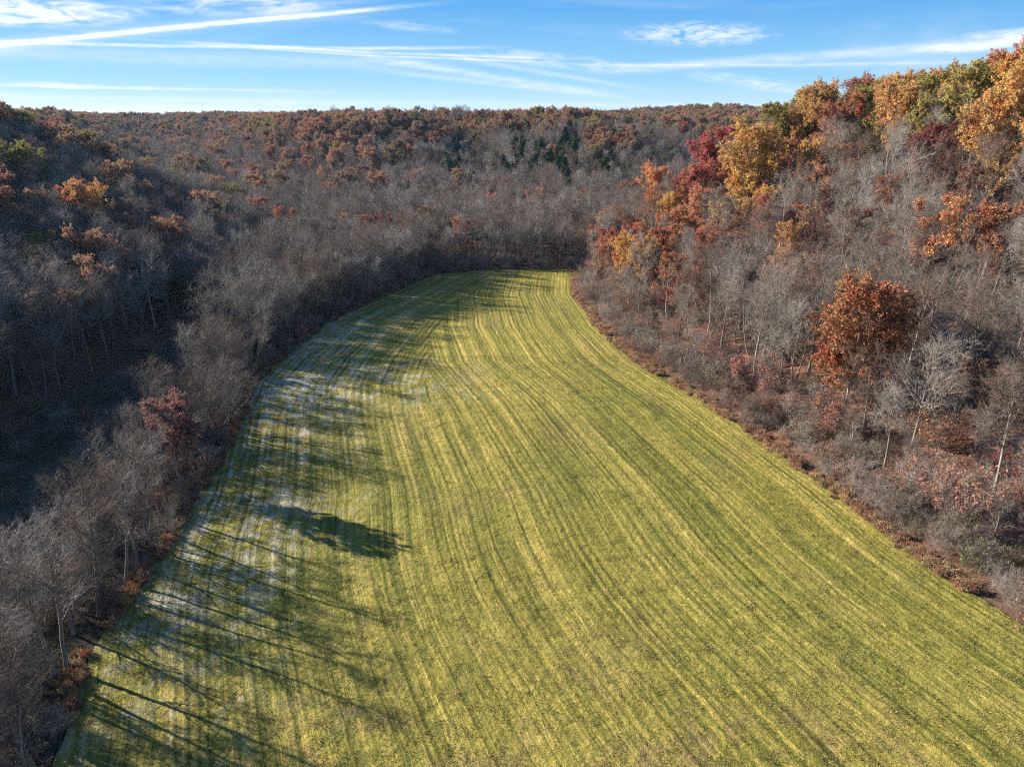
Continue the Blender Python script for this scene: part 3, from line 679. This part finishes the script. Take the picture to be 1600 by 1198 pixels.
for kind, lim in LIMIT.items():
    L = sorted([i for i in items if i['kind'] == kind], key=lambda i: -i['size'])
    own = [i for i in L[:lim] if i['size'] > 0]; rest += [i for i in L if not any(i is j for j in own)] if False else L[len(own):]
    for it in own:
        pr = P[it['key']]; lab = it['label'] or describe(it)
        e = put(kind, None, label=lab, category=CAT[kind])
        if not it['label']: e['group'] = GROUP_OF.setdefault(lab, CAT[kind] + 's ' + PLACE[it['region']])
        e.location = (it['x'], it['y'], it['z']); e.rotation_euler = (0, 0, it['rot']); e.scale = (it['s'],)*3; e.empty_display_size = .5
        put('stems' if kind == 'shrub' else 'trunk', pr.trunk, e); c = put('crown', pr.crown, e)
        if it['col']: c['col'] = tuple(float(v) for v in it['col'])

def scatter_nodes(name, pts, rot, scl, idx, col, keys, label, **props):
    cl = bpy.data.collections.new(name + '_sources')
    order = sorted(keys)
    for k in order: put('source_' + k, P[k].whole, None, cl)
    n = len(pts); me = bpy.data.meshes.new(name); me.vertices.add(n); me.vertices.foreach_set('co', np.asarray(pts, np.float32).ravel())
    for nm, typ, arr, f_ in (('rot','FLOAT_VECTOR',rot,'vector'), ('scl','FLOAT_VECTOR',scl,'vector'), ('idx','INT',idx,'value'), ('col','FLOAT_COLOR',col,'color')):
        me.attributes.new(nm, typ, 'POINT').data.foreach_set(f_, np.asarray(arr, np.int32 if typ == 'INT' else np.float32).ravel())
    o = put(name, me, kind='stuff', label=label, **props)
    ng = bpy.data.node_groups.new(name, 'GeometryNodeTree')
    ng.interface.new_socket('Geometry', in_out='INPUT', socket_type='NodeSocketGeometry'); ng.interface.new_socket('Geometry', in_out='OUTPUT', socket_type='NodeSocketGeometry')
    gi = ng.nodes.new('NodeGroupInput'); go = ng.nodes.new('NodeGroupOutput'); ip = ng.nodes.new('GeometryNodeInstanceOnPoints'); ci = ng.nodes.new('GeometryNodeCollectionInfo')
    ci.inputs['Collection'].default_value = cl; ci.inputs['Separate Children'].default_value = True; ci.inputs['Reset Children'].default_value = True
    def na(nm, typ):
        q = ng.nodes.new('GeometryNodeInputNamedAttribute'); q.data_type = typ; q.inputs['Name'].default_value = nm; return [s for s in q.outputs if s.enabled and s.name == 'Attribute'][0]
    er = ng.nodes.new('FunctionNodeEulerToRotation')
    lk = ng.links.new
    lk(gi.outputs[0], ip.inputs['Points']); lk(ci.outputs[0], ip.inputs['Instance']); ip.inputs['Pick Instance'].default_value = True
    lk(na('idx','INT'), ip.inputs['Instance Index']); lk(na('rot','FLOAT_VECTOR'), er.inputs[0]); lk(er.outputs[0], ip.inputs['Rotation']); lk(na('scl','FLOAT_VECTOR'), ip.inputs['Scale'])
    lk(ip.outputs[0], go.inputs[0])
    o.modifiers.new('scatter', 'NODES').node_group = ng
    return o
def woods(name, L, label):
    keys = sorted({i['key'] for i in L})
    scatter_nodes(name, [(i['x'],i['y'],i['z']) for i in L], [(0,0,i['rot']) for i in L], [(i['s'],)*3 for i in L], [keys.index(i['key']) for i in L],
                  [(*(i['col'] or (.2,.1,.05)), 1) for i in L], keys, label, category='woods')
woods('bare_woods', [i for i in rest if i['kind'] == 'bare_tree'], 'mass of bare grey woods covering the valley and far hills')
woods('autumn_woods', [i for i in rest if i['kind'] == 'autumn_tree'], 'tan and rust leaved oaks mixed through the far wooded hills')
woods('cedar_woods', [i for i in rest if i['kind'] == 'cedar_tree'], 'dark green cedars massed on the far slope')

# ------------------------------------------------------------------ undergrowth, field margins, grass
def stuff(name, xs, ys, keys, pick, scl, cols, label, cat, zoff=0.0):
    n = len(xs); zs = T(xs, ys) + zoff; order = sorted(keys)
    idx = [order.index(keys[p]) for p in pick]
    s = np.asarray(scl); s3 = np.stack([s*rng.uniform(.85,1.2,n), s*rng.uniform(.85,1.2,n), s], 1)
    scatter_nodes(name, np.stack([xs,ys,zs],1), np.stack([rng.normal(size=n)*.08, rng.normal(size=n)*.08, rng.random(n)*6.28],1), s3, idx, np.concatenate([cols, np.ones((n,1))],1), keys, label, category=cat)
def pal(n, cs, wts=None):
    cs = np.array(cs); c = cs[rng.choice(len(cs), n, p=wts)]; return c*rng.uniform(.75, 1.25, (n,1))
A1, B1 = scatter(20, 230, 40, 330, 2.5); d1 = A1 - xr(B1)
k1 = (d1 > 2.5) & in_view(A1, B1, 2, 30) & (rng.random(len(A1)) < np.where(d1 < 12, .9, .62))
A2, B2 = scatter(-70, 0, 30, 275, 2.4); d2 = xl(B2) - A2
k2 = (d2 > 1.0) & (d2 < 20) & in_view(A2, B2, 2, 60) & (rng.random(len(A2)) < .55)
A3, B3 = scatter(-140, 60, 258, 300, 3.0); k3 = (B3 > np.interp(A3, [-60,-27,20,30], [200,262,264,262])) & (rng.random(len(A3)) < .7)
A4, B4 = scatter(-170, -58, 60, 260, 4.5); k4 = (A4 < xl(B4) - 9) & (rng.random(len(A4)) < np.where(A4 < -86, .6, .3))
xs = np.concatenate([A1[k1], A2[k2], A3[k3], A4[k4]]); ys = np.concatenate([B1[k1], B2[k2], B3[k3], B4[k4]]); n = len(xs)
stuff('undergrowth', xs, ys, BRUSH, rng.choice(3, n, p=[.30,.26,.44]), rng.uniform(.5, 1.15, n), pal(n, [BROWN, (.30,.11,.06), (.34,.15,.08), (.13,.12,.045), (.36,.18,.09)]),
      'tangled grey and brown brush under the trees', 'undergrowth')
# rusty weeds along both field edges
ys = rng.uniform(38, 258, 5200); side = rng.random(5200) < .62
off = np.abs(rng.normal(size=5200))*(.35 + 2.0*vnoise(ys/6., side*5., 19)**2) + rng.normal(size=5200)*.4
xs = np.where(side, xr(ys) + .4 + off*1.25, xl(ys) - .2 - off*.9 + 1.2*(vnoise(ys/4., ys*0, 12)-.5))
far = np.stack([rng.uniform(-28, 22, 500), rng.uniform(259.5, 263.5, 500)], 1)
xs = np.concatenate([xs, far[:,0]]); ys = np.concatenate([ys, far[:,1]]); n = len(xs)
keep = in_view(xs, ys, 1, 40) & (vnoise(xs/3.5, ys/3.5, 17) > .28); xs, ys = xs[keep], ys[keep]; n = len(xs)
stuff('weeds', xs, ys, ['weed_a','weed_b'], rng.choice(2, n), rng.uniform(.3, .85, n), pal(n, [(.36,.21,.10), (.40,.28,.12), (.36,.15,.06), (.30,.13,.07), (.36,.21,.10), (.22,.11,.07), (.30,.24,.11)]),
      'rust brown dead weeds along the edges of the field', 'weeds')

# loose tufts of cut grass over the field
ys = 36 + 120*rng.random(34000)**1.7; xs = xl(ys) + (xr(ys)-xl(ys))*rng.random(34000)
keep = in_view(xs, ys, 0, 20); xs, ys = xs[keep], ys[keep]; n = len(xs)
cc, hh = field_color(xs, ys)
order = ['tuft_a','tuft_b']
sc3 = rng.uniform(.6, 1.5, n)
scatter_nodes('grass', np.stack([xs, ys, .06 + .5*(fbm(xs/60., ys/60., 15)-.5) + hh - .05], 1), np.stack([np.zeros(n), np.zeros(n), rng.random(n)*6.28], 1), np.stack([sc3, sc3, sc3*rng.uniform(.7,1.3,n)], 1),
    rng.integers(0, 2, n), np.concatenate([cc*rng.uniform(.75, 1.15, (n,1)), np.ones((n,1))], 1), order, 'short yellow green grass of the mown field', category='grass')

# ------------------------------------------------------------------ thin autumn haze over the whole valley
HZ, t = material('haze')
pv = t.n('ShaderNodeVolumePrincipled'); pv.inputs['Color'].default_value = (.42,.66,1.0,1); pv.inputs['Density'].default_value = .00003; pv.inputs['Anisotropy'].default_value = .25
t.l(pv.outputs[0], t.n('ShaderNodeOutputMaterial').inputs['Volume'])
x0, x1, y0, y1, z0, z1 = -6100, 6100, -3100, 7100, float(Z.min())-1.5, float(max(Z.max()+26, 100))
V = [(x,y,z) for z in (z0,z1) for y in (y0,y1) for x in (x0,x1)]
put('haze', mesh('haze', V, [(0,2,3,1),(4,5,7,6),(0,1,5,4),(2,6,7,3),(0,4,6,2),(1,3,7,5)], mats=[HZ]), kind='stuff', label='thin bluish autumn haze filling the valley')
print('TREES', len(items), 'rest', len(rest), 'ground z', Z.min(), Z.max())
